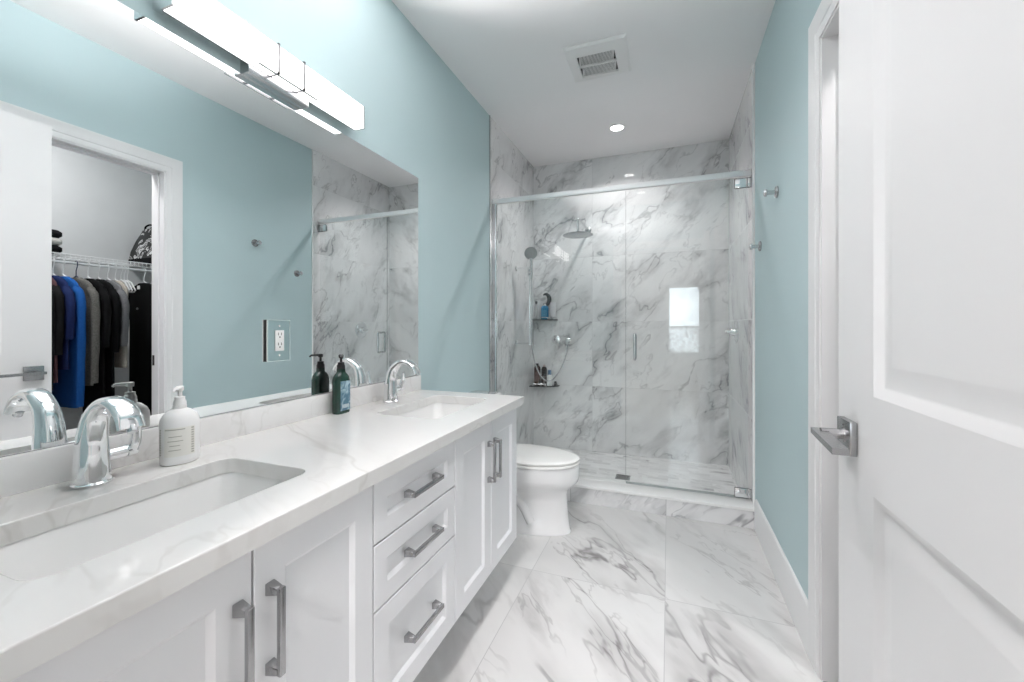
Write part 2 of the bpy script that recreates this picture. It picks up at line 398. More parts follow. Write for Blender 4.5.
for (y0, y1, hy) in ((.202, .514, .488), (.518, .829, .548), (1.248, 1.549, 1.522), (1.552, 1.853, 1.580)):
    d = obj('door', shaker(y0, y1, VZ0+.003, .812), CABW, van)
    obj('handle', pull((hy, .655), .165, 'z'), NICKEL, d)
for (z0, z1) in ((.660, .812), (.494, .656), (.193, .490)):
    d = obj('drawer', shaker(.833, 1.244, z0, z1, .05 if z1-z0 < .2 else .058), CABW, van)
    obj('handle', pull((1.038, (z0+z1)/2+.002), .165, 'y'), NICKEL, d)

# ------------------------------------------------------------------ countertop with sink openings
KX, KY0, KY1, KZ = -.656, .19, 1.905, .858
SX, SHX, SHY = -.931, .141, .232
SINKS = (.520, 1.552)
bm = BM()
def loop(pts, z):
    vs = [bm.verts.new((x, y, z)) for x, y in pts]
    return [bm.edges.new((vs[i], vs[(i+1) % len(vs)])) for i in range(len(vs))]
es = loop([(XL+.001, KY0), (KX, KY0), (KX, KY1), (XL+.001, KY1)], KZ)
for sy in SINKS: es += loop(rrect(SX, sy, SHX, SHY, .035), KZ)
bmesh.ops.triangle_fill(bm, use_beauty=True, use_dissolve=False, edges=es)
r = bmesh.ops.extrude_face_region(bm, geom=list(bm.faces))
bmesh.ops.translate(bm, vec=(0, 0, -.037), verts=[v for v in r['geom'] if isinstance(v, bmesh.types.BMVert)])
bmesh.ops.recalc_face_normals(bm, faces=bm.faces)
bv = [e for e in bm.edges if len(e.link_faces) == 2 and e.calc_face_angle(0) > 1.2 and all(abs(v.co.z-KZ) < 1e-4 for v in e.verts)]
bmesh.ops.bevel(bm, geom=bv, offset=.0025, segments=2, affect='EDGES', profile=.5)
ct = tag(obj('countertop', bm, QUARTZ, sharp=20), 'white quartz double sink countertop with faint beige veins', 'countertop')
obj('backsplash', B(XL+.001, KY0, KZ, XL+.021, KY1, .936), QUARTZV, ct, bev=.0015)

def make_sink(cy, label):
    s = thing('sink', label, 'sink', (SX, cy, KZ-.16), 'undermount basins in the countertop')
    bm = BM(); z0 = KZ-.0375
    rings = []
    def rr(d, z, r): rings.append([(x, y, z) for x, y in rrect(SX, cy, SHX+d, SHY+d, r)])
    rr(.022, z0-.012, .05); rr(.022, z0, .05); rr(.004, z0, .04); rr(-.001, z0-.012, .04); rr(-.010, z0-.07, .045); rr(-.018, z0-.100, .05)
    rr(-.035, z0-.118, .05); rr(-.07, z0-.126, .045); rr(-.11, z0-.128, .025)
    vs = ring_loft(bm, rings, False, True)
    rings = []
    rr(.022, z0-.012, .05); rr(.008, z0-.014, .045); rr(-.002, z0-.07, .045); rr(-.02, z0-.128, .05); rr(-.08, z0-.138, .04)
    ring_loft(bm, rings, False, True)
    obj('basin', bm, SINKW, s)
    bm = BM(); lathe(bm, (SX-.03, cy, z0-.1275), [(.031, 0), (.031, .002), (.026, .004), (.02, .003), (.012, .0025), (.010, .006), (.001, .007)])
    obj('drain', bm, CHROME, s)
    return s
make_sink(SINKS[0], 'rectangular white basin below the nearer tap')
make_sink(SINKS[1], 'rectangular white basin below the farther tap')

# ------------------------------------------------------------------ faucets
FZ = KZ+.0008
def make_faucet(cy, label):
    fx = -1.168
    f = thing('faucet', label, 'faucet', (fx, cy, FZ), 'chrome taps behind the basins')
    bm = BM()
    ctrl = [(0, 0), (0, .06), (.003, .105), (.015, .143), (.043, .170), (.076, .180), (.106, .173), (.129, .155), (.141, .131)]
    P = smoothp([(a, 0, b) for a, b in ctrl], 6); n = 20; rings = []
    for k, p in enumerate(P):
        s = k/(len(P)-1)
        d = (P[min(k+1, len(P)-1)]-P[max(k-1, 0)]).normalized(); nn = Vector((-d.z, 0, d.x))
        hw = .031-.009*min(1, s*2.5) + .003*max(0, s-.6)/.4
        ht = .030-.012*min(1, s*2.2) - .012*max(0, s-.35)/.65
        ex = 2.4
        ring = []
        for i in range(n):
            a = 2*PI*i/n; c, q = math.cos(a), math.sin(a)
            ring.append(p + Vector((fx, cy, FZ)) + nn*(math.copysign(abs(c)**(2/ex), c)*ht) + Vector((0, math.copysign(abs(q)**(2/ex), q)*hw, 0)))
        rings.append(ring)
    ring_loft(bm, rings)
    obj('spout', bm, CHROME, f, sharp=50)
    bm = BM(); lathe(bm, (fx, cy, FZ), [(.034, 0), (.034, .004), (.031, .007), (.028, .007)])
    obj('base_ring', bm, CHROME, f)
    bm = BM()
    cyl(bm, (fx, cy+.018, FZ+.052), (fx+.002, cy+.058, FZ+.054), .0125, .0125)
    cyl(bm, (fx+.002, cy+.0575, FZ+.054), (fx+.002, cy+.060, FZ+.054), .0105)
    cyl(bm, (fx+.002, cy+.0595, FZ+.054), (fx+.003, cy+.078, FZ+.055), .0145, .0125)
    ctrl = smoothp([(fx+.004, cy+.070, FZ+.056), (fx+.012, cy+.072, FZ+.075), (fx+.016, cy+.072, FZ+.100), (fx+.018, cy+.071, FZ+.122)], 5)
    tube(bm, ctrl, [.0125-.004*i/(len(ctrl)-1) for i in range(len(ctrl))], 12)
    obj('lever', bm, CHROME, f, sharp=50)
    bm = BM(); e = Vector((fx+.141, cy, FZ+.131))
    cyl(bm, e+Vector((-.004, 0, .004)), e+Vector((.004, 0, -.007)), .0095, .009)
    obj('aerator', bm, STEEL, f)
    return f
make_faucet(SINKS[0], 'chrome arched tap at the nearer basin beside the white lotion bottle')
make_faucet(SINKS[1], 'chrome arched tap at the farther basin past the green bottle')

# ------------------------------------------------------------------ mirror, outlet, vanity light
mir = tag(obj('mirror', B(XL+.0005, .19, .937, XL+.006, 1.90, 1.989), MIRROR), 'large frameless wall mirror above the countertop', 'mirror')
obj('edge', B(XL+.0004, .19, .9355, XL+.0058, 1.9012, .937), DARKG, mir)
out = thing('outlet', 'white power outlet in a mirrored plate set on the mirror', 'outlet', (XL+.0065, 1.044, 1.15))
ox = XL+.0066
obj('gasket', B(ox, .999, 1.080, ox+.007, 1.085, 1.219), BLACKP, out)
obj('cover_plate', B(ox+.007, .9985, 1.079, ox+.0105, 1.0865, 1.220), mirror_mat('acrylic_mirror', (.82, .88, .88), 0), out)
bm = BM()
for a in ((.9985, 1.079, 1.0865, 1.0815), (.9985, 1.2175, 1.0865, 1.220), (1.0838, 1.0815, 1.0865, 1.2175), (.9985, 1.0815, 1.0005, 1.2175)):
    box(bm, ox+.0104, a[0], a[1], ox+.0114, a[2], a[3])
obj('plate_rim', bm, simple('clear_acrylic_edge', (.55, .66, .65), .2, noise=.02), out)
rc = obj('receptacle', B(ox+.0105, 1.027, 1.114, ox+.013, 1.061, 1.184), WHITEP, out, bev=.001)
bm = BM()
for zc in (1.133, 1.167):
    for dy in (-.006, .006): box(bm, ox+.0128, 1.044+dy-.0011, zc, ox+.0134, 1.044+dy+.0011, zc+.009)
    cyl(bm, (ox+.0128, 1.044, zc-.006), (ox+.0134, 1.044, zc-.006), .0025, n=12)
obj('slot', bm, DARKG, rc)
for z in (1.099, 1.199):
    bm = BM(); cyl(bm, (ox+.0103, 1.044, z), (ox+.0118, 1.044, z), .0035, n=14); obj('screw', bm, WHITEP, out)

vl = thing('vanity_light', 'long glowing white bar light with chrome bracket above the mirror', 'wall light', (XL, 1.034, 1.99))
LX0, LX1, LY0, LY1, LZ0, LZ1 = -1.218, -1.176, .684, 1.384, 2.014, 2.103
obj('diffuser', B(LX0, LY0, LZ0, LX1, LY1, LZ1), emit('lamp_acrylic', (1, .96, .965), 2.2), vl, bev=.002)
for y0, y1 in ((LY0-.006, LY0+.0), (LY1, LY1+.006)):
    obj('end_cap', B(LX0-.001, y0, LZ0-.001, LX1+.001, y1, LZ1+.001), CHROME, vl)
light('ceiling_fill_uplight', 'AREA', ((LX0+LX1)/2+.004, 1.034, LZ1+.006), 16.5, .036, rot=(0, PI+.6, 0), color=(1, .955, .965), shape='RECTANGLE', sy=.68, spread=1.6)  # extra upward light added above the bar to brighten the ceiling
obj('wall_light_shield', B(LX0-.006, LY0, LZ0-.002, LX0-.0005, LY1, LZ1+.012), STEEL, vl)  # opaque strip added to keep the diffuser's light off the wall behind
obj('end_holder', B(XL, LY0-.003, LZ0+.01, LX0, LY0+.02, LZ0+.05), CHROME, vl)
obj('canopy', B(XL, .917, 1.989, -1.2185, 1.147, 2.075), STEEL, vl, bev=.002)
for y in (.985, 1.085):
    bm = BM(); x0, x1, z0, z1 = LX0-.02, LX1+.005, LZ0-.005, LZ1+.005
    for a in ((x0, z0, x1, z0+.005), (x1-.0045, z0, x1, z1), (x0, z1-.004, x1, z1)):
        box(bm, a[0], y-.0032, a[1], a[2], y+.0032, a[3])
    obj('bracket_wire', bm, NICKEL, vl)
bm = BM(); box(bm, LX1-.004, .917, LZ0-.008, LX1+.002, 1.147, LZ0-.0055); obj('bottom_rod', bm, NICKEL, vl)

# ------------------------------------------------------------------ bottles on the counter
def pump(bm_list, c, z, dirv, parent, mt, s=1.0):
    d = Vector((dirv[0], dirv[1], 0)).normalized()
    bm = BM(); lathe(bm, (c[0], c[1], z), [(.0155*s, 0), (.0155*s, .012*s), (.0125*s, .018*s), (.0125*s, .026*s), (.005*s, .028*s), (.0045*s, .045*s)], 20)
    obj('collar', bm, mt, parent)
    bm = BM(); zz = z+.043*s
    lathe(bm, (c[0], c[1], zz), [(.0085*s, 0), (.0095*s, .004*s), (.0095*s, .012*s), (.006*s, .014*s)], 16)
    p0 = Vector((c[0], c[1], zz+.009*s))
    tube(bm, [p0, p0+d*.018*s, p0+d*.034*s+Vector((0, 0, -.001*s)), p0+d*.040*s+Vector((0, 0, -.007*s))], [.0055*s, .0048*s, .004*s, .0035*s], 10)
    obj('pump_head', bm, mt, parent)
gb = thing('soap_bottle', 'dark green pump bottle with a blue label beside the backsplash', 'bottle', (-1.200, 1.285, KZ))
GREENB = simple('green_bottle', (.012, .045, .032), .12, spec=.6, noise=.1)
def bottle_body(c, hx, hy, prof, r):
    bm = BM(); ring_loft(bm, [[(x, y, c[2]+z) for x, y in rrect(c[0], c[1], hx*k, hy*k2, r*min(k, k2), 5)] for z, k, k2 in prof]); return bm
gc = (-1.200, 1.285, KZ+.0005)
obj('body', bottle_body(gc, .0215, .0345, [(0, .92, .95), (.004, 1, 1), (.128, 1, 1), (.142, .92, .88), (.152, .78, .62), (.158, .62, .42), (.162, .6, .375), (.176, .6, .375)], .017), GREENB, gb, sharp=50)
m_, t_, b_ = mat('blue_label'); b_.inputs['Roughness'].default_value = .4
tc_ = t_.nodes.new('ShaderNodeTexCoord'); wv = t_.nodes.new('ShaderNodeTexNoise'); wv.inputs['Scale'].default_value = 26; wv.inputs['Detail'].default_value = 3; wv.inputs['Distortion'].default_value = 1.5
t_.links.new(tc_.outputs['Object'], wv.inputs['Vector']); cr = t_.nodes.new('ShaderNodeValToRGB')
cr.color_ramp.elements[0].position = .42; cr.color_ramp.elements[0].color = (.07, .17, .24, 1); cr.color_ramp.elements[1].position = .62; cr.color_ramp.elements[1].color = (.42, .56, .62, 1)
t_.links.new(wv.outputs['Fac'], cr.inputs[0]); t_.links.new(cr.outputs[0], b_.inputs['Base Color'])
obj('label', B(gc[0]+.0212, gc[1]-.0255, gc[2]+.012, gc[0]+.0220, gc[1]+.0255, gc[2]+.126), m_, gb)
obj('label_text', B(gc[0]+.0218, gc[1]-.018, gc[2]+.022, gc[0]+.0223, gc[1]+.018, gc[2]+.036), simple('label_pale', (.5, .58, .6), .5, noise=.5, nscale=260), gb)
pump(None, gc, gc[2]+.172, (.75, -.66), gb, BLACKP, 1.0)
lb = thing('lotion_bottle', 'white plastic lotion pump bottle beside the nearer tap', 'bottle', (-1.150, .682, KZ))
lc = (-1.150, .682, KZ+.0005)
bm = BM(); lathe(bm, lc, [(.037, 0), (.041, .003), (.042, .012), (.0425, .095), (.041, .108), (.035, .120), (.024, .130), (.0150, .134), (.0150, .142)], 36, .82, 1)
obj('body', bm, WHITEP, lb, sharp=50)
def wrap(bm, z0, z1, a0, a1, r=.0430, n=16):
    ring_loft(bm, [[(lc[0]+rr*.82*math.cos(a0+(a1-a0)*i/n), lc[1]+rr*math.sin(a0+(a1-a0)*i/n), lc[2]+z) for i in range(n+1)] for rr, z in ((r, z0), (r, z1))], False, False, closed=False)
bm = BM(); wrap(bm, .022, .092, -1.25, .35)
lab = obj('label', bm, simple('cream_label', (.81, .80, .75), .5, noise=.02), lb, flip=False)
bm = BM(); wrap(bm, .0865, .0885, -1.2, -.2, .0434)
for k in range(11):
    wrap(bm, .026+.006*k, .029+.006*k, -1.62, -1.50, .0433, 3); wrap(bm, .026+.006*k, .029+.006*k, .12, .28, .0434, 3)
for k, (a0, a1) in enumerate(((-1.0, -.35), (-1.05, -.3), (-.95, -.45), (-1.0, -.4))):
    wrap(bm, .070-.011*k, .0715-.011*k, a0, a1, .0434, 8)
obj('print', bm, simple('label_ink', (.40, .39, .34), .6, noise=.2), lab, flip=False)
pump(None, lc, lc[2]+.140, (.62, -.78), lb, WHITEP, .88)

# ------------------------------------------------------------------ toilet
TY = 2.375
to = thing('toilet', 'white two-piece toilet between the vanity and the shower', 'toilet', (-.85, TY, 0))
def egg(x0, x1, hw, n=40, e=2.2, fat=.42):
    xc = x0+(x1-x0)*fat; pts = []
    for i in range(n):
        a = 2*PI*i/n; c, s = math.cos(a), math.sin(a)
        rx = (x1-xc) if c > 0 else (xc-x0)
        ee = 2.0 if c > 0 else 2.8
        pts.append((xc+math.copysign(abs(c)**(2/ee), c)*rx, TY+math.copysign(abs(s)**(2/ee), s)*hw))
    return pts
bm = BM()
secs = [(.0008, -1.13, -.530, .124), (.010, -1.13, -.529, .125), (.02, -1.125, -.536, .121), (.10, -1.12, -.545, .117), (.19, -1.12, -.552, .116), (.225, -1.125, -.552, .120),
        (.250, -1.13, -.540, .138), (.275, -1.13, -.512, .162), (.300, -1.13, -.490, .178), (.325, -1.13, -.482, .184), (.375, -1.13, -.480, .186), (.392, -1.13, -.480, .186), (.398, -1.125, -.485, .181)]
ring_loft(bm, [[(x, y, z) for x, y in egg(a, b2, w)] for z, a, b2, w in secs])
obj('bowl', bm, PORC, to, sharp=60)
bm = BM()
ring_loft(bm, [[(x, y, z) for x, y in egg(-1.0, b2, w, fat=.40)] for z, b2, w in ((.3985, -.484, .181), (.401, -.479, .187), (.411, -.478, .188), (.4145, -.482, .184))])
obj('seat', bm, PORCL, to, sharp=60)
bm = BM()
ring_loft(bm, [[(x, y, z) for x, y in egg(-1.0, b2, w, fat=.40)] for z, b2, w in ((.4185, -.486, .180), (.4205, -.481, .185), (.4285, -.480, .186), (.433, -.486, .180), (.4365, -.51, .158), (.438, -.60, .09))])
obj('lid', bm, PORCL, to, sharp=60)
for s in (-1, 1):
    bm = BM(); cyl(bm, (-1.012, TY+s*.075-.02, .418), (-1.012, TY+s*.075+.02, .418), .012); obj('seat_hinge', bm, PORCL, to)
    bm = BM(); lathe(bm, (-.88, TY+s*.1315, .0005), [(.012, 0), (.013, .006), (.009, .013), (.002, .015)], 16); obj('bolt_cap', bm, PORCL, to)
bm = BM()
ring_loft(bm, [[(x, y, z) for x, y in rrect(-1.146, TY, hx, hy, .03)] for z, hx, hy in ((.385, .080, .175), (.40, .090, .19), (.50, .094, .205), (.722, .098, .213))])
obj('tank', bm, PORC, to, sharp=50)
bm = BM()
ring_loft(bm, [[(x, y, z) for x, y in rrect(-1.147, TY, hx, hy, .032)] for z, hx, hy in ((.7225, .099, .215), (.727, .104, .220), (.748, .104, .220), (.755, .098, .213))])
obj('tank_lid', bm, PORC, to, sharp=50)
bm = BM(); cyl(bm, (-1.05, TY-.15, .67), (-1.036, TY-.15, .67), .013); tube(bm, [(-1.038, TY-.15, .67), (-1.036, TY-.12, .667), (-1.036, TY-.085, .662)], [.007, .006, .005]); obj('flush_lever', bm, CHROME, to)
ped = BM()
for s in (-1, 1):   # raised trapway contour on the pedestal flank
    tube(ped, smoothp([(-1.06, TY+s*.098, .06), (-.98, TY+s*.102, .17), (-.88, TY+s*.103, .21), (-.80, TY+s*.104, .17), (-.74, TY+s*.102, .07)], 6), .026, 12)
obj('trapway', ped, PORC, to, sharp=60)

# ------------------------------------------------------------------ shower enclosure
GY = 2.92; GZ0, GZ1 = .1265, 2.126
hr = tag(obj('header_rail', B(XL+.003, GY-.015, 2.126, .477, GY+.015, 2.162), simple('polished_aluminium', (.86, .86, .86), .4, .55, noise=.01), bev=.003), 'polished metal rail across the top of the shower glass', 'rail')
bm = BM(); box(bm, XL+.003, GY-.014, .122, XL+.006, GY+.014, 2.126); box(bm, XL+.006, GY-.014, .122, XL+.032, GY-.008, 2.126); box(bm, XL+.006, GY+.008, .122, XL+.032, GY+.014, 2.126)
tag(obj('wall_channel', bm, CHROME, bev=.001), 'vertical chrome channel holding the fixed shower glass at the left wall', 'channel')
bm = BM(); box(bm, XL+.033, GY-.012, .1225, -.277, GY+.012, .1262)
bm2 = B(XL+.012, GY-.004, GZ0, -.2745, GY+.004, 2.1258)
fp = tag(obj('fixed_glass_panel', bm2, GLASS), 'fixed clear shower glass panel left of the glass door', 'glass panel')
sd = thing('shower_door', 'hinged clear glass shower door with chrome pull handle', 'shower door', (.10, GY, GZ0))
obj('glass_pane', B(-.270, GY-.004, GZ0+.006, .462, GY+.004, 2.118), GLASS, sd)
obj('door_seal', B(-.2735, GY-.003, GZ0+.006, -.2702, GY+.003, 2.118), clear_glass('vinyl_seal', (.8, .83, .83), .6), sd)
obj('drip_sweep', B(-.270, GY-.006, GZ0+.0005, .462, GY+.006, GZ0+.012), clear_glass('vinyl_sweep', (.75, .78, .78), .6), sd)
for z in (.135, 2.055):
    bm = BM()
    for s in (-1, 1): box(bm, .388, GY+s*.0043 if s > 0 else GY-.011, z, .460, GY+.011 if s > 0 else GY-.0043, z+.056)
    box(bm, .4605, GY-.011, z, .4775, GY+.011, z+.056)
    h_ = obj('hinge', bm, CHROME, sd, bev=.0015)
    bm = BM(); box(bm, .3855, GY-.0105, z-.0025, .4775, GY-.0088, z+.0585); obj('hinge_gasket', bm, DARKG, h_)
bm = BM()
for s in (-1, 1):
    y = GY+s*.045
    tube(bm, smoothp([(-.212, GY+s*.0045, 1.140), (-.212, GY+s*.030, 1.142), (-.212, y, 1.132), (-.212, y, 1.06), (-.212, y, .984), (-.212, GY+s*.030, .974), (-.212, GY+s*.0045, .976)], 6), .0085, 14)
obj('handle', bm, STEEL, sd, sharp=60)

# rain head, from the back wall
DNICK = simple('dark_spray_face', (.27, .275, .28), .35, .6, noise=.05, nscale=90)
rh = thing('rain_shower_head', 'round flat rain shower head on an arm from the back wall', 'shower head', (-.72, 3.465, 1.955))
bm = BM(); tube(bm, smoothp([(-.713, YB-.002, 2.105), (-.713, 3.7, 2.105), (-.713, 3.50, 2.105), (-.713, 3.468, 2.095), (-.713, 3.465, 2.06), (-.713, 3.465, 1.985)], 6), .0105, 14)
obj('arm', bm, STEEL, rh, sharp=60)
bm = BM(); lathe(bm, (-.713, YB-.0005, 2.105), [(.030, 0), (.030, .005), (.022, .012), (.012, .014)], axis='y'); obj('flange', bm, STEEL, rh)
bm = BM(); lathe(bm, (-.713, 3.465, 1.957), [(.118, 0), (.126, .002), (.127, .006), (.12, .010), (.04, .014), (.022, .022), (.016, .034), (.012, .036)], 40); obj('head', bm, NICKEL, rh)
# hand shower on slide bar at the left shower wall
hs = thing('hand_shower_set', 'round hand shower on a chrome slide bar near the shower corner', 'hand shower', (-1.2, 3.30, 1.05))
bx_ = -1.125; byy = 3.42
bm = BM(); cyl(bm, (bx_, byy, 1.03), (bx_, byy, 1.72), .0095); obj('slide_bar', bm, CHROME, hs)
for z in (1.045, 1.70):
    bm = BM(); cyl(bm, (XL+.003, byy, z), (bx_, byy, z), .009); lathe(bm, (XL+.0025, byy, z), [(.024, 0), (.024, .006), (.014, .010), (.009, .012)], axis='x'); obj('wall_bracket', bm, CHROME, hs)
bm = BM(); cyl(bm, (bx_, byy, 1.63), (bx_, byy, 1.685), .019); cyl(bm, (bx_, byy-.006, 1.657), (bx_+.028, byy-.04, 1.665), .012, .015); obj('slider_holder', bm, STEEL, hs)
hp = Vector((bx_+.030, byy-.044, 1.665))
bm = BM(); tube(bm, [hp+Vector((-.004, .012, -.075)), hp+Vector((0, .004, -.02)), hp+Vector((0, -.004, .05)), hp+Vector((.0, -.014, .11))], [.010, .0125, .013, .015], 14); obj('handset_handle', bm, STEEL, hs)
bm = BM(); c = hp+Vector((0, -.016, .150)); nrm = Vector((.35, -.85, -.38)).normalized()
cyl(bm, c-nrm*.012, c-nrm*.002, .035, .055, 32); cyl(bm, c-nrm*.002, c+nrm*.010, .055, .052, 32); obj('spray_head', bm, DNICK, hs)
hx = (-.905, YB)
bm = BM(); lathe(bm, (hx[0], YB-.0005, 1.055), [(.028, 0), (.028, .006), (.014, .010), (.012, .04)], axis='y'); cyl(bm, (hx[0], YB-.035, 1.062), (hx[0], YB-.035, 1.020), .011, .009); obj('wall_outlet', bm, CHROME, hs)
bm = BM(); tube(bm, smoothp([(hx[0], YB-.035, 1.022), (hx[0]-.004, YB-.06, .93), (-.945, YB-.13, .80), (-1.0, YB-.25, .70), (-1.055, YB-.38, .735), (-1.09, byy+.02, .90), (-1.10, byy-.03, 1.10), (-1.092, byy-.038, 1.35), (bx_+.027, byy-.034, 1.588)], 8), .0065, 10); obj('hose', bm, STEEL, hs, sharp=60)
# valve on the right shower wall, and the diverter on the back wall
vv = thing('shower_valve', 'round shower valve with a lever on the right tiled wall', 'valve', (.478, 3.473, 1.154))
bm = BM(); lathe(bm, (.4775, 3.473, 1.154), [(.083, 0), (.083, -.005), (.076, -.010), (.03, -.013), (.026, -.04), (.022, -.045)], 36, axis='x'); obj('plate', bm, CHROME, vv)
bm = BM(); cyl(bm, (.434, 3.473, 1.154), (.395, 3.473, 1.154), .014, .012); tube(bm, [(.405, 3.473, 1.154), (.40, 3.44, 1.157), (.395, 3.39, 1.16)], [.009, .008, .006], 12); obj('lever', bm, CHROME, vv)
dv = thing('diverter_valve', 'small chrome diverter knob on the back wall left of the hose outlet', 'valve', (-1.02, YB, 1.06))
bm = BM(); lathe(bm, (-1.025, YB-.0005, 1.065), [(.042, 0), (.042, .005), (.036, .008), (.018, .010), (.017, .035), (.012, .037)], 28, axis='y'); obj('plate', bm, CHROME, dv)
bm = BM(); cyl(bm, (-1.025, YB-.036, 1.065), (-1.025, YB-.054, 1.065), .015, .013); box(bm, -1.03, YB-.054, 1.065, -1.02, YB-.046, 1.10); obj('knob', bm, CHROME, dv)
bm = BM(); box(bm, -.39, 3.30, .0082, -.28, 3.41, .0115)
dr = tag(obj('floor_drain', bm, NICKEL, bev=.001), 'square metal drain in the shower floor', 'drain')
bm = BM()
for k in range(5): box(bm, -.38, 3.315+.018*k, .0112, -.29, 3.323+.018*k, .0118)
obj('slot', bm, DARKG, dr)

# corner shelves (quarter-round dark glass) and what stands on them
SHG = simple('smoked_glass_shelf', (.03, .035, .035), .08, noise=.1)
def make_shelf(z, rx_, ry_, label):
    s = thing('corner_shelf', label, 'shelf', (XL+.002, YB, z), 'dark corner shelves in the shower')
    bm = BM(); c = (XL+.0025, YB-.0005); n = 16
    P = lambda k, i: (c[0]+rx_*k*math.sin(PI/2*i/n)**.9, c[1]-ry_*k*math.cos(PI/2*i/n)**.9)
    pts = [c] + [P(1, i) for i in range(n+1)]
    ring_loft(bm, [[(x, y, zz) for x, y in pts] for zz in (z, z+.009)]); obj('plate', bm, SHG, s, bev=.0015, sharp=50)
    bm = BM(); tube(bm, [(*P(.95, i), z+.028) for i in range(n+1)], .003, 8)
    for i in (1, 8, 15): cyl(bm, (*P(.95, i), z+.0085), (*P(.95, i), z+.028), .003, n=8)
    obj('guard_rail', bm, CHROME, s)
make_shelf(1.250, .25, .13, 'dark corner shelf carrying the bright blue bottle')
make_shelf(.612, .265, .14, 'dark corner shelf carrying the brown bottles')
def flat_bottle(name, label, c, hx, hy, h, m, capm, capw=.5, caph=.02, group=None, labm=None, neck=.85):
    t = thing(name, label, 'bottle', c, group)
    prof = [(0, .93, .93), (.004, 1, 1), (h*neck, 1, 1), (h*(neck+.08), .85, .8), (h-.001, capw, capw)]
    bm = BM(); ring_loft(bm, [[(x, y, c[2]+.0005+z) for x, y in rrect(c[0], c[1], hx*k, hy*k2, min(hx, hy)*.6*min(k, k2), 4)] for z, k, k2 in prof]); obj('body', bm, m, t, sharp=50)
    bm = BM(); lathe(bm, (c[0], c[1], c[2]+h), [(min(hx, hy)*capw*1.05, 0), (min(hx, hy)*capw*1.05, caph*.9), (min(hx, hy)*capw*.9, caph)], 18); obj('cap', bm, capm, t)
    if labm:
        d = .0012
        obj('label', B(c[0]-hx*.8, c[1]-hy-d, c[2]+h*.18, c[0]+hx*.8, c[1]-hy+.0005, c[2]+h*.68), labm, t)
    return t
BLUE = simple('blue_shampoo', (.0, .16, .34), .15, noise=.1); BROWN = simple('brown_bottle', (.055, .024, .016), .15, noise=.15)
DBROWN = simple('dark_brown_bottle', (.022, .014, .012), .15, noise=.15)
flat_bottle('shampoo_bottle', 'bright blue bottle on the upper corner shelf', (-1.125, YB-.050, 1.2595), .036, .024, .135, BLUE, WHITEP, .5, .012, labm=simple('blue_label_b', (.05, .25, .42), .4, noise=.3, nscale=90))
flat_bottle('shampoo_bottle', 'clear bottle with a black cap on the upper corner shelf', (-1.205, YB-.070, 1.2595), .017, .017, .150, simple('grey_clear', (.45, .45, .46), .15, noise=.1), BLACKP, .7, .028)
tt = thing('cream_tube', 'pale translucent tube at the right end of the upper shelf', 'tube', (-1.047, YB-.036, 1.2595))
bm = BM(); ring_loft(bm, [[(x, y, 1.26+z) for x, y in rrect(-1.047, YB-.036, hx_, hy_, min(hx_, hy_)*.7, 4)] for z, hx_, hy_ in ((.028, .026, .022), (.06, .027, .02), (.15, .03, .004), (.165, .03, .002))]); obj('body', bm, simple('pale_tube', (.62, .62, .64), .3, noise=.03), tt, sharp=50)
bm = BM(); lathe(bm, (-1.047, YB-.036, 1.26), [(.02, 0), (.021, .003), (.021, .0275)], 18); obj('cap', bm, simple('grey_cap', (.5, .52, .54), .3), tt)
flat_bottle('shampoo_bottle', 'reddish brown bottle at the left on the lower corner shelf', (-1.195, YB-.070, .6215), .030, .024, .190, BROWN, BLACKP, .5, .02, labm=simple('brown_label', (.10, .05, .04), .4, noise=.6, nscale=70))
flat_bottle('shampoo_bottle', 'darkest brown bottle in the middle of the lower shelf', (-1.132, YB-.050, .6215), .026, .022, .180, DBROWN, simple('pinkish_cap', (.5, .4, .38), .4), .5, .018)
flat_bottle('conditioner_bottle', 'white bottle with a blue cap on the lower shelf', (-1.073, YB-.065, .6215), .025, .02, .105, WHITEP, simple('blue_cap', (.12, .22, .36), .35), .75, .045)
flat_bottle('small_jar', 'little dark bottle at the right end of the lower shelf', (-1.022, YB-.040, .6215), .013, .013, .03, BLACKP, BLACKP, .8, .01)
# crescent scrubber hung on the back wall above the shelf
bm = BM(); P = []
for i in range(25):
    a = 2.2-4.4*i/24; P.append((-1.125+.038*math.cos(a), YB-.026, 1.455+.052*math.sin(a)))
tube(bm, P, [.006+.014*math.sin(PI*i/24) for i in range(25)], 12)
sc = tag(obj('bath_scrubber', bm, simple('dark_scrubber', (.035, .037, .040), .6, noise=.4, nscale=160, bump=.5), sharp=70), 'dark grey crescent scrubber on the shower wall above the blue bottle', 'scrubber')
bm = BM(); cyl(bm, (-1.135, YB-.0005, 1.512), (-1.135, YB-.03, 1.512), .006, n=12); obj('suction_hook', bm, CHROME, sc)

# ------------------------------------------------------------------ ceiling: downlight, exhaust fan
def downlight(c, label, glow):
    t = thing('recessed_light', label, 'ceiling light', (c[0], c[1], CEIL))
    bm = BM(); lathe(bm, (c[0], c[1], CEIL-.0005), [(.066, 0), (.064, -.004), (.050, -.005), (.048, -.001)], 36); obj('trim_ring', bm, WHITEP, t)
    bm = BM(); lathe(bm, (c[0], c[1], CEIL-.0015), [(.0475, 0), (.0475, -.0015), (.04, -.002)], 32); obj('lens', bm, emit('lamp_lens', (1, .98, .95), glow), t)
downlight((-.384, 3.39), 'small round recessed light in the ceiling over the shower', 9)
downlight((-.30, .70), 'small round fill light added in the ceiling over the entrance end', 2)  # body of the added fill light near the entrance
downlight((-.30, 1.62), 'small round fill light added in the ceiling between vanity and closet', 2)  # body of the second added fill light
ef = thing('exhaust_fan', 'square white exhaust fan grille on the ceiling', 'exhaust fan', (-.3875, 2.483, CEIL))
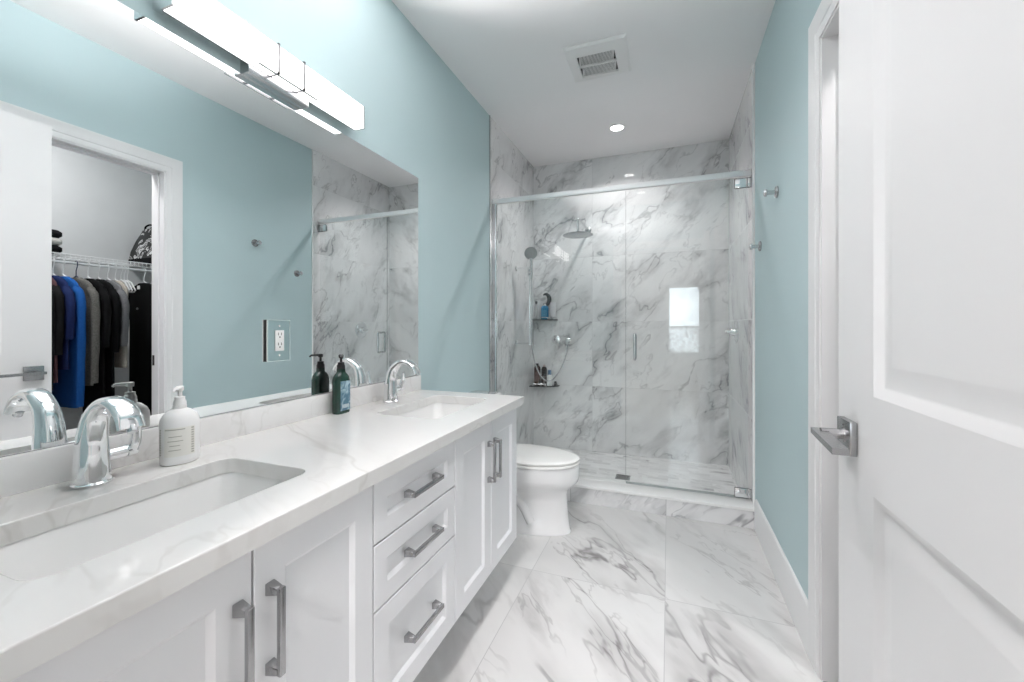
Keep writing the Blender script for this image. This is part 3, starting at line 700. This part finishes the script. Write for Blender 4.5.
fx0, fx1, fy0, fy1 = -.562, -.213, 2.310, 2.656; gx0, gx1, gy0, gy1 = -.502, -.285, 2.392, 2.600
bm = BM()
def q4(x0, y0, x1, y1, z): return [(x0, y0, z), (x1, y0, z), (x1, y1, z), (x0, y1, z)]
ring_loft(bm, [q4(fx0, fy0, fx1, fy1, CEIL-.0005), q4(fx0, fy0, fx1, fy1, CEIL-.006), q4(fx0+.012, fy0+.012, fx1-.012, fy1-.012, CEIL-.014),
               q4(gx0-.006, gy0-.006, gx1+.006, gy1+.006, CEIL-.022), q4(gx0, gy0, gx1, gy1, CEIL-.022), q4(gx0, gy0, gx1, gy1, CEIL-.010)], True, False)
obj('cover', bm, WHITEP, ef, sharp=25)
obj('dark_cavity', B(gx0, gy0, CEIL-.0105, gx1, gy1, CEIL-.008), simple('cavity_grey', (.07, .07, .07), .8, noise=.1), ef)
bm = BM(); gm = (gy0+gy1)/2; n = 26; sh = .028
for ya, yb in ((gy0, gm-.004), (gm+.004, gy1)):
    for k in range(n):
        x = gx0+(gx1-gx0)*(k+.2)/n
        lo, hi = x+sh*.5*(1), x-sh*.5
        lo = min(max(lo, gx0), gx1-.004); hi = min(max(hi, gx0), gx1-.004)
        ring_loft(bm, [[(lo, ya, z), (lo+.0038, ya, z), (hi+.0038, yb, z), (hi, yb, z)] for z in (CEIL-.021, CEIL-.0105)])
box(bm, gx0, gm-.004, CEIL-.0215, gx1, gm+.004, CEIL-.0105)
obj('grille', bm, WHITEP, ef)

# ------------------------------------------------------------------ robe hooks on the right wall
def make_hook(y, z, label):
    h = thing('robe_hook', label, 'hook', (XR, y, z), 'chrome pegs on the teal right wall')
    bm = BM(); lathe(bm, (XR-.0003, y, z), [(.028, 0), (.028, -.005), (.025, -.009), (.013, -.010)], 28, axis='x'); obj('rosette', bm, NICKEL, h)
    bm = BM(); lathe(bm, (XR, y, z), [(.0105, -.0095), (.0105, -.042), (.0165, -.044), (.0175, -.050), (.015, -.056), (.006, -.058)], 22, axis='x'); obj('peg', bm, STEEL, h)
make_hook(2.30, 1.838, 'upper chrome robe hook nearer the closet opening')
make_hook(2.685, 1.648, 'lower chrome robe hook next to the shower tile')

# ------------------------------------------------------------------ open entry door lying along the right wall
DX, DY1, DY0, DZ1 = .3545, 1.119, .205, 2.185
bm = BM()
PY0, PY1 = DY0+.165, DY1-.165
panels = [(.20, .884), (1.068, 2.02)]
TH = .0395
# stiles and rails
def slabbox(y0, z0, y1, z1): box(bm, DX, y0, z0, DX+.016, y1, z1)
zs = [.006] + [v for p in panels for v in p] + [DZ1]
slabbox(DY0, .006, PY0, DZ1); slabbox(PY1, .006, DY1, DZ1)
for a, b2 in ((.006, .20), (.884, 1.068), (2.02, DZ1)): slabbox(PY0, a, PY1, b2)
box(bm, DX+.016, DY0, .006, DX+TH, DY1, DZ1)
for z0, z1 in panels:
    def off(d, x): return [(x, PY0+d, z0+d), (x, PY1-d, z0+d), (x, PY1-d, z1-d), (x, PY0+d, z1-d)]
    ring_loft(bm, [off(0, DX), off(.003, DX+.001), off(.016, DX+.009), off(.022, DX+.010), off(.058, DX+.003), off(.062, DX+.003)], False, True)
d1 = struct('door_1', bm, DOORW, 'open white two-panel door in the right foreground', 'door')
ro = B(DX-.0135, 1.020, .937, DX-.0005, 1.088, 1.005)
d1h = obj('door_handle', ro, NICKEL, d1, bev=.001)
bm = BM()
cyl(bm, (DX-.013, 1.056, .973), (DX-.052, 1.056, .973), .0105, .0105, 24); cyl(bm, (DX-.013, 1.056, .972), (DX-.016, 1.056, .972), .0150, .0150, 24)
top = [(DX-.0640, 1.078), (DX-.0380, 1.078), (DX-.0530, .906), (DX-.0775, .906)]
ring_loft(bm, [[(x, y, z) for x, y in top] for z in (.967, .979)])
obj('lever', bm, NICKEL, d1h, bev=.0012)
bm = BM(); cyl(bm, (DX-.0133, 1.054, .994), (DX-.0142, 1.054, .994), .0018, n=10); obj('privacy_pin', bm, DARKG, d1h)
ro = B(DX+TH+.0005, 1.020, .937, DX+TH+.0125, 1.088, 1.005)
ho = obj('door_handle', ro, NICKEL, d1, bev=.001)
bm = BM(); cyl(bm, (DX+TH+.012, 1.056, .972), (DX+TH+.042, 1.056, .972), .0105); box(bm, DX+TH+.036, .945, .9675, DX+TH+.056, 1.075, .9775); obj('lever', bm, NICKEL, ho, bev=.001)
for z in (.25, 1.1, 1.95):
    bm = BM(); cyl(bm, (DX+TH+.003, DY0-.006, z-.045), (DX+TH+.003, DY0-.006, z+.045), .007); obj('hinge', bm, NICKEL, d1)

# ------------------------------------------------------------------ closet contents
SHZ = 1.690; RODX = 1.335; RODZ = 1.632
WIRE = simple('white_wire', (.82, .82, .82), .35, noise=.02)
def wire_shelf(label, along, fixed_far, fixed_near, a0, a1, rod_off):
    if along == 'y': t = thing('wire_shelf', label, 'shelf', (fixed_far, (a0+a1)/2, SHZ))
    else: t = thing('wire_shelf', label, 'shelf', ((a0+a1)/2, fixed_far, SHZ))
    P = (lambda s, c, z: (c, s, z)) if along == 'y' else (lambda s, c, z: (s, c, z))
    bm = BM(); n = int((a1-a0)/.026)
    for k in range(n+1):
        s = a0+(a1-a0)*k/n
        cyl(bm, P(s, fixed_far, SHZ), P(s, fixed_near, SHZ), .0016, n=6)
        cyl(bm, P(s, fixed_near, SHZ), P(s, fixed_near, SHZ-.032), .0016, n=6)
    for c, z in ((fixed_far, SHZ-.003), ((fixed_far+fixed_near)/2, SHZ-.003), (fixed_near, SHZ-.002), (fixed_near, SHZ-.033)):
        cyl(bm, P(a0, c, z), P(a1, c, z), .003, n=8)
    obj('wire_deck', bm, WIRE, t)
    bm = BM(); c = fixed_near+rod_off
    cyl(bm, P(a0, c, RODZ), P(a1, c, RODZ), .0095, n=14); obj('hanging_rod', bm, WIRE, t)
    return t
wire_shelf('white wire shelf along the closet back wall above the coloured clothes', 'y', CX1-.004, RODX, CYA+.005, CYB-.005, .012)

def hanger(pos, ax, label, m=None, w=.205):
    """ax: direction of the hanger's arms in plan; hook sits on a rod passing through pos"""
    t = thing('clothes_hanger', label, 'hanger', pos, 'hangers in the closet')
    a = Vector((ax[0], ax[1], 0)).normalized(); p = Vector(pos)
    bm = BM(); hk = []
    for i in range(11):
        th = -.5+ (PI+.5)*i/10
        hk.append(p+a*(.017*math.cos(th))+Vector((0, 0, .017*math.sin(th))))
    hk += [p-a*.016+Vector((0, 0, -.02)), p+Vector((0, 0, -.05)), p+Vector((0, 0, -.085))]
    tube(bm, hk, .0028, 8); obj('hook', bm, m or WIRE, t, sharp=70)
    bm = BM()
    top = p+Vector((0, 0, -.088)); l = p-a*w+Vector((0, 0, -.168)); r = p+a*w+Vector((0, 0, -.168))
    tube(bm, [top, top-a*.05+Vector((0, 0, -.019)), l, l+a*.02+Vector((0, 0, -.012)), p+Vector((0, 0, -.178)), r-a*.02+Vector((0, 0, -.012)), r, top+a*.05+Vector((0, 0, -.019)), top], .0045, 8)
    obj('shoulder_bar', bm, m or WIRE, t, sharp=70)
    return t
def garment(name, label, cat, pos, ax, m, length, w=.215, th=.035, sleeve=.0, seed=0, sm=None, flare=1.0, collar=None):
    """hangs from pos (the rod point); ax = direction from shoulder to shoulder in plan"""
    rnd = random.Random(seed); a = Vector((ax[0], ax[1], 0)).normalized(); b = Vector((-a.y, a.x, 0)); p = Vector(pos)
    t = thing(name, label, cat, pos)
    bm = BM(); n = 36; rings = []; ph = rnd.random()*6
    secs = [(-.100, .055, .018), (-.108, .075, .020), (-.125, .125*w/.19, .021), (-.150, .170*w/.19, .021), (-.172, w*.97, .020), (-.20, w, .021), (-.27, w*.985, th), (-.42, w*.95, th*1.05)]
    k = 5
    for i in range(1, k+1):
        f = i/k; secs.append((-.42-(length-.42)*f, w*(.95+(flare-.95)*f), th*(1.05+.15*f)))
    for zi, (z, hw, ht) in enumerate(secs):
        amp = .10*max(0, (-z-.2))/.6
        ring = []
        for i in range(n):
            an = 2*PI*i/n; c, s = math.cos(an), math.sin(an)
            wob = 1+amp*(math.sin(5*an+ph+z*3)+.6*math.sin(9*an+2*ph))
            ring.append(p+a*(math.copysign(abs(c)**.8, c)*hw)+b*(math.copysign(abs(s)**.75, s)*ht*wob)+Vector((0, 0, z)))
        rings.append(ring)
    ring_loft(bm, rings, False, True)
    obj('torso', bm, m, t, sharp=75)
    if sleeve:
        for sgn in (-1, 1):
            bm = BM(); P = smoothp([p+a*(sgn*(w-.03))+Vector((0, 0, -.185)), p+a*(sgn*(w+.025))+Vector((0, 0, -.26)), p+a*(sgn*(w+.028))+Vector((0, 0, -.26-sleeve*.45)), p+a*(sgn*(w+.012))+Vector((0, 0, -.22-sleeve))], 5)
            tube(bm, P, [.0245-.004*i/(len(P)-1)+.0015*math.sin(i*1.7+ph) for i in range(len(P))], 16)
            obj('sleeve', bm, sm or m, t, sharp=75)
    if collar:
        bm = BM(); ring_loft(bm, [[p+a*(.06*math.cos(2*PI*i/20))*k2+b*(.034*math.sin(2*PI*i/20))*k2+Vector((0, 0, z)) for i in range(20)] for z, k2 in ((-.105, .9), (-.085, 1.0), (-.084, .86), (-.10, .8))]); obj('collar', bm, collar, t)
    return t
def cloth(name, c, n=.15, s=60): return simple(name, c, .9, noise=n, nscale=s, spec=.2, bump=.15)
CB = cloth('black_cloth', (.0035, .0035, .004)); CN = cloth('navy_cloth', (.012, .022, .085)); CBL = cloth('royal_blue_cloth', (.012, .085, .30))
CT = cloth('tweed_cloth', (.12, .115, .105), .7, 130); CG = cloth('grey_knit', (.16, .16, .165), .3, 120); CBG = cloth('beige_cloth', (.42, .38, .33)); CDG = cloth('charcoal_cloth', (.010, .010, .011)); CP = cloth('plum_cloth', (.10, .05, .055), .5, 30)
rx = RODX+.012
AX = (1, .0)
items = [(1.412, 'coat', 'long black coat hanging next to the open white door', 'coat', CB, 1.05, .62, CDG, 1.0, None),
         (1.464, 'blouse', 'dark plum patterned blouse hanging beside the black coat', 'blouse', CP, .80, .40, CDG, 1.0, None),
         (1.514, 'shirt', 'navy shirt hanging between the plum blouse and blue jacket', 'shirt', CN, .72, .30, CN, 1.0, None),
         (1.564, 'jacket', 'royal blue jacket hanging in the middle of the closet rod', 'jacket', CBL, .98, .75, CBL, .95, None),
         (1.630, 'blazer', 'grey tweed blazer hanging right of the blue jacket', 'blazer', CT, .84, .60, CT, .98, None),
         (1.694, 'jacket', 'black jacket hanging directly right of the tweed blazer', 'jacket', CB, .95, .36, CB, 1.0, None),
         (1.750, 'jacket', 'black jacket with hanging sleeves left of the grey cardigan', 'jacket', CB, 1.10, .40, CB, 1.0, None),
         (1.804, 'cardigan', 'grey knit cardigan hanging right of the black jackets', 'cardigan', CG, .56, .36, CG, .95, None),
         (1.848, 'trousers', 'beige trousers showing below the grey cardigan sleeve', 'trousers', CBG, .74, 0, None, .9, None),
         (2.030, 't_shirt', 'long black short-sleeved top with a small white neck tag', 'shirt', CB, 1.20, .16, CB, 1.0, None),
         (2.092, 'coat', 'black coat behind the black top with the white neck tag', 'coat', CB, 1.25, .50, CB, 1.05, None)]
hl = ['black coat beside the door', 'plum blouse', 'navy shirt', 'royal blue jacket', 'tweed blazer', 'black jacket beside the tweed blazer', 'black jacket beside the grey cardigan', 'grey cardigan', 'beige trousers', 'black top with the white neck tag', 'black coat behind the neck-tagged top']
for i, (y, nm, lab_, cat, m, ln, sl, sm, fl, cl) in enumerate(items):
    w = (.19, .17, .18, .185, .20, .195, .19, .18, .15, .19, .18)[i]
    g_ = garment(nm, lab_, cat, (rx, y, RODZ), AX, m, ln, w=w, th=.018, sleeve=sl, seed=i+3, sm=sm, flare=fl, collar=cl)
    hanger((rx, y, RODZ), AX, ('dark blue' if i == 4 else 'white')+f' hanger carrying the {hl[i]}', simple('blue_hook', (.03, .04, .08), .4) if i == 4 else None, w=w-.05)
    if nm == 't_shirt':
        obj('neck_tag', B(rx-.016, y-.0385, RODZ-.150, rx+.016, y-.0365, RODZ-.122), WHITEP, g_)
        bm = BM(); lathe(bm, (rx+.03, y-.026, RODZ-.30), [(.008, 0), (.010, .004), (.008, .008)], 12, axis='y'); obj('chest_badge', bm, CG, g_)
for k, y in enumerate((1.882, 1.902, 1.922)):
    hanger((rx, y, RODZ), (1, 0), ('first', 'second', 'third')[k]+' bare white hanger past the beige trousers', None, w=.10)
# patterned bag on the side shelf
bg_ = thing('tote_bag', 'black and white patterned tote bag on the closet shelf', 'bag', (1.495, 2.165, SHZ))
m_, t_, b_ = mat('bag_print'); tc_ = t_.nodes.new('ShaderNodeTexCoord'); vo = t_.nodes.new('ShaderNodeTexNoise'); vo.inputs['Scale'].default_value = 9; vo.inputs['Detail'].default_value = 1.5; vo.inputs['Distortion'].default_value = 2.5
t_.links.new(tc_.outputs['Object'], vo.inputs['Vector']); cr = t_.nodes.new('ShaderNodeValToRGB'); cr.color_ramp.interpolation = 'CONSTANT'
cr.color_ramp.elements[0].color = (.012, .012, .012, 1); cr.color_ramp.elements[1].position = .52; cr.color_ramp.elements[1].color = (.6, .6, .6, 1)
e_ = cr.color_ramp.elements.new(.60); e_.color = (.02, .02, .02, 1); e_ = cr.color_ramp.elements.new(.66); e_.color = (.35, .35, .35, 1)
t_.links.new(vo.outputs['Fac'], cr.inputs[0]); t_.links.new(cr.outputs[0], b_.inputs['Base Color']); b_.inputs['Roughness'].default_value = .6
bm = BM(); bc = (1.495, 2.165)
ring_loft(bm, [[(x, y, SHZ+.0035+z) for x, y in rrect(bc[0], bc[1], hx_, hy_, min(.03, hy_*.8), 4)] for z, hx_, hy_ in ((.045, .155, .095), (.11, .150, .085), (.20, .130, .060), (.27, .105, .035), (.305, .095, .022))]); obj('body', bm, m_, bg_, sharp=60)
bm = BM(); ring_loft(bm, [[(x, y, SHZ+.003+z) for x, y in rrect(bc[0], bc[1], hx_, hy_, .03, 4)] for z, hx_, hy_ in ((0, .148, .090), (.01, .155, .095), (.048, .156, .096))]); obj('base_band', bm, CDG, bg_, sharp=60)
bm = BM()
for s in (-1, 1): tube(bm, smoothp([(bc[0]-.06, bc[1]+s*.02, SHZ+.29), (bc[0]-.05, bc[1]+s*.02, SHZ+.325), (bc[0], bc[1]+s*.02, SHZ+.338), (bc[0]+.05, bc[1]+s*.02, SHZ+.325), (bc[0]+.06, bc[1]+s*.02, SHZ+.29)], 5), .007, 10)
obj('handle', bm, CB, bg_, sharp=70)
# folded knits on the back shelf, partly behind the door
for k, (m, lab_) in enumerate(((CB, 'black folded sweater lowest on the back closet shelf'), (cloth('ecru_cloth', (.5, .48, .45)), 'cream folded sweater in the middle of the shelf pile'), (CDG, 'charcoal folded sweater topmost on the shelf pile'))):
    z0 = SHZ+.004+.052*k; bm = BM()
    ring_loft(bm, [[(x, y, z) for x, y in rrect(1.49, 1.47, .13-i_, .105-i_, .03, 4)] for z, i_ in ((z0, .012), (z0+.012, 0), (z0+.036, 0), (z0+.050, .014))])
    tag(obj('folded_sweater', bm, m, sharp=60), lab_, 'sweater', 'folded knits on the closet shelf')
# bodies of the added, unseen closet and bedroom fill lamps (light set at the top)
for nm, c, r, lab_ in (('fill_lamp_body', (1.0, 1.2), .14, 'round flush fill lamp added inside the closet'), ('fill_lamp_body', (-.2, -1.5), .27, 'round flush fill lamp added in the room outside')):
    t = thing(nm, lab_, 'ceiling light', (c[0], c[1], CEIL))
    bm = BM(); lathe(bm, (c[0], c[1], CEIL-.0005), [(r, 0), (r, -.012), (r-.01, -.02), (r-.012, -.012)], 36); obj('rim', bm, WHITEP, t)
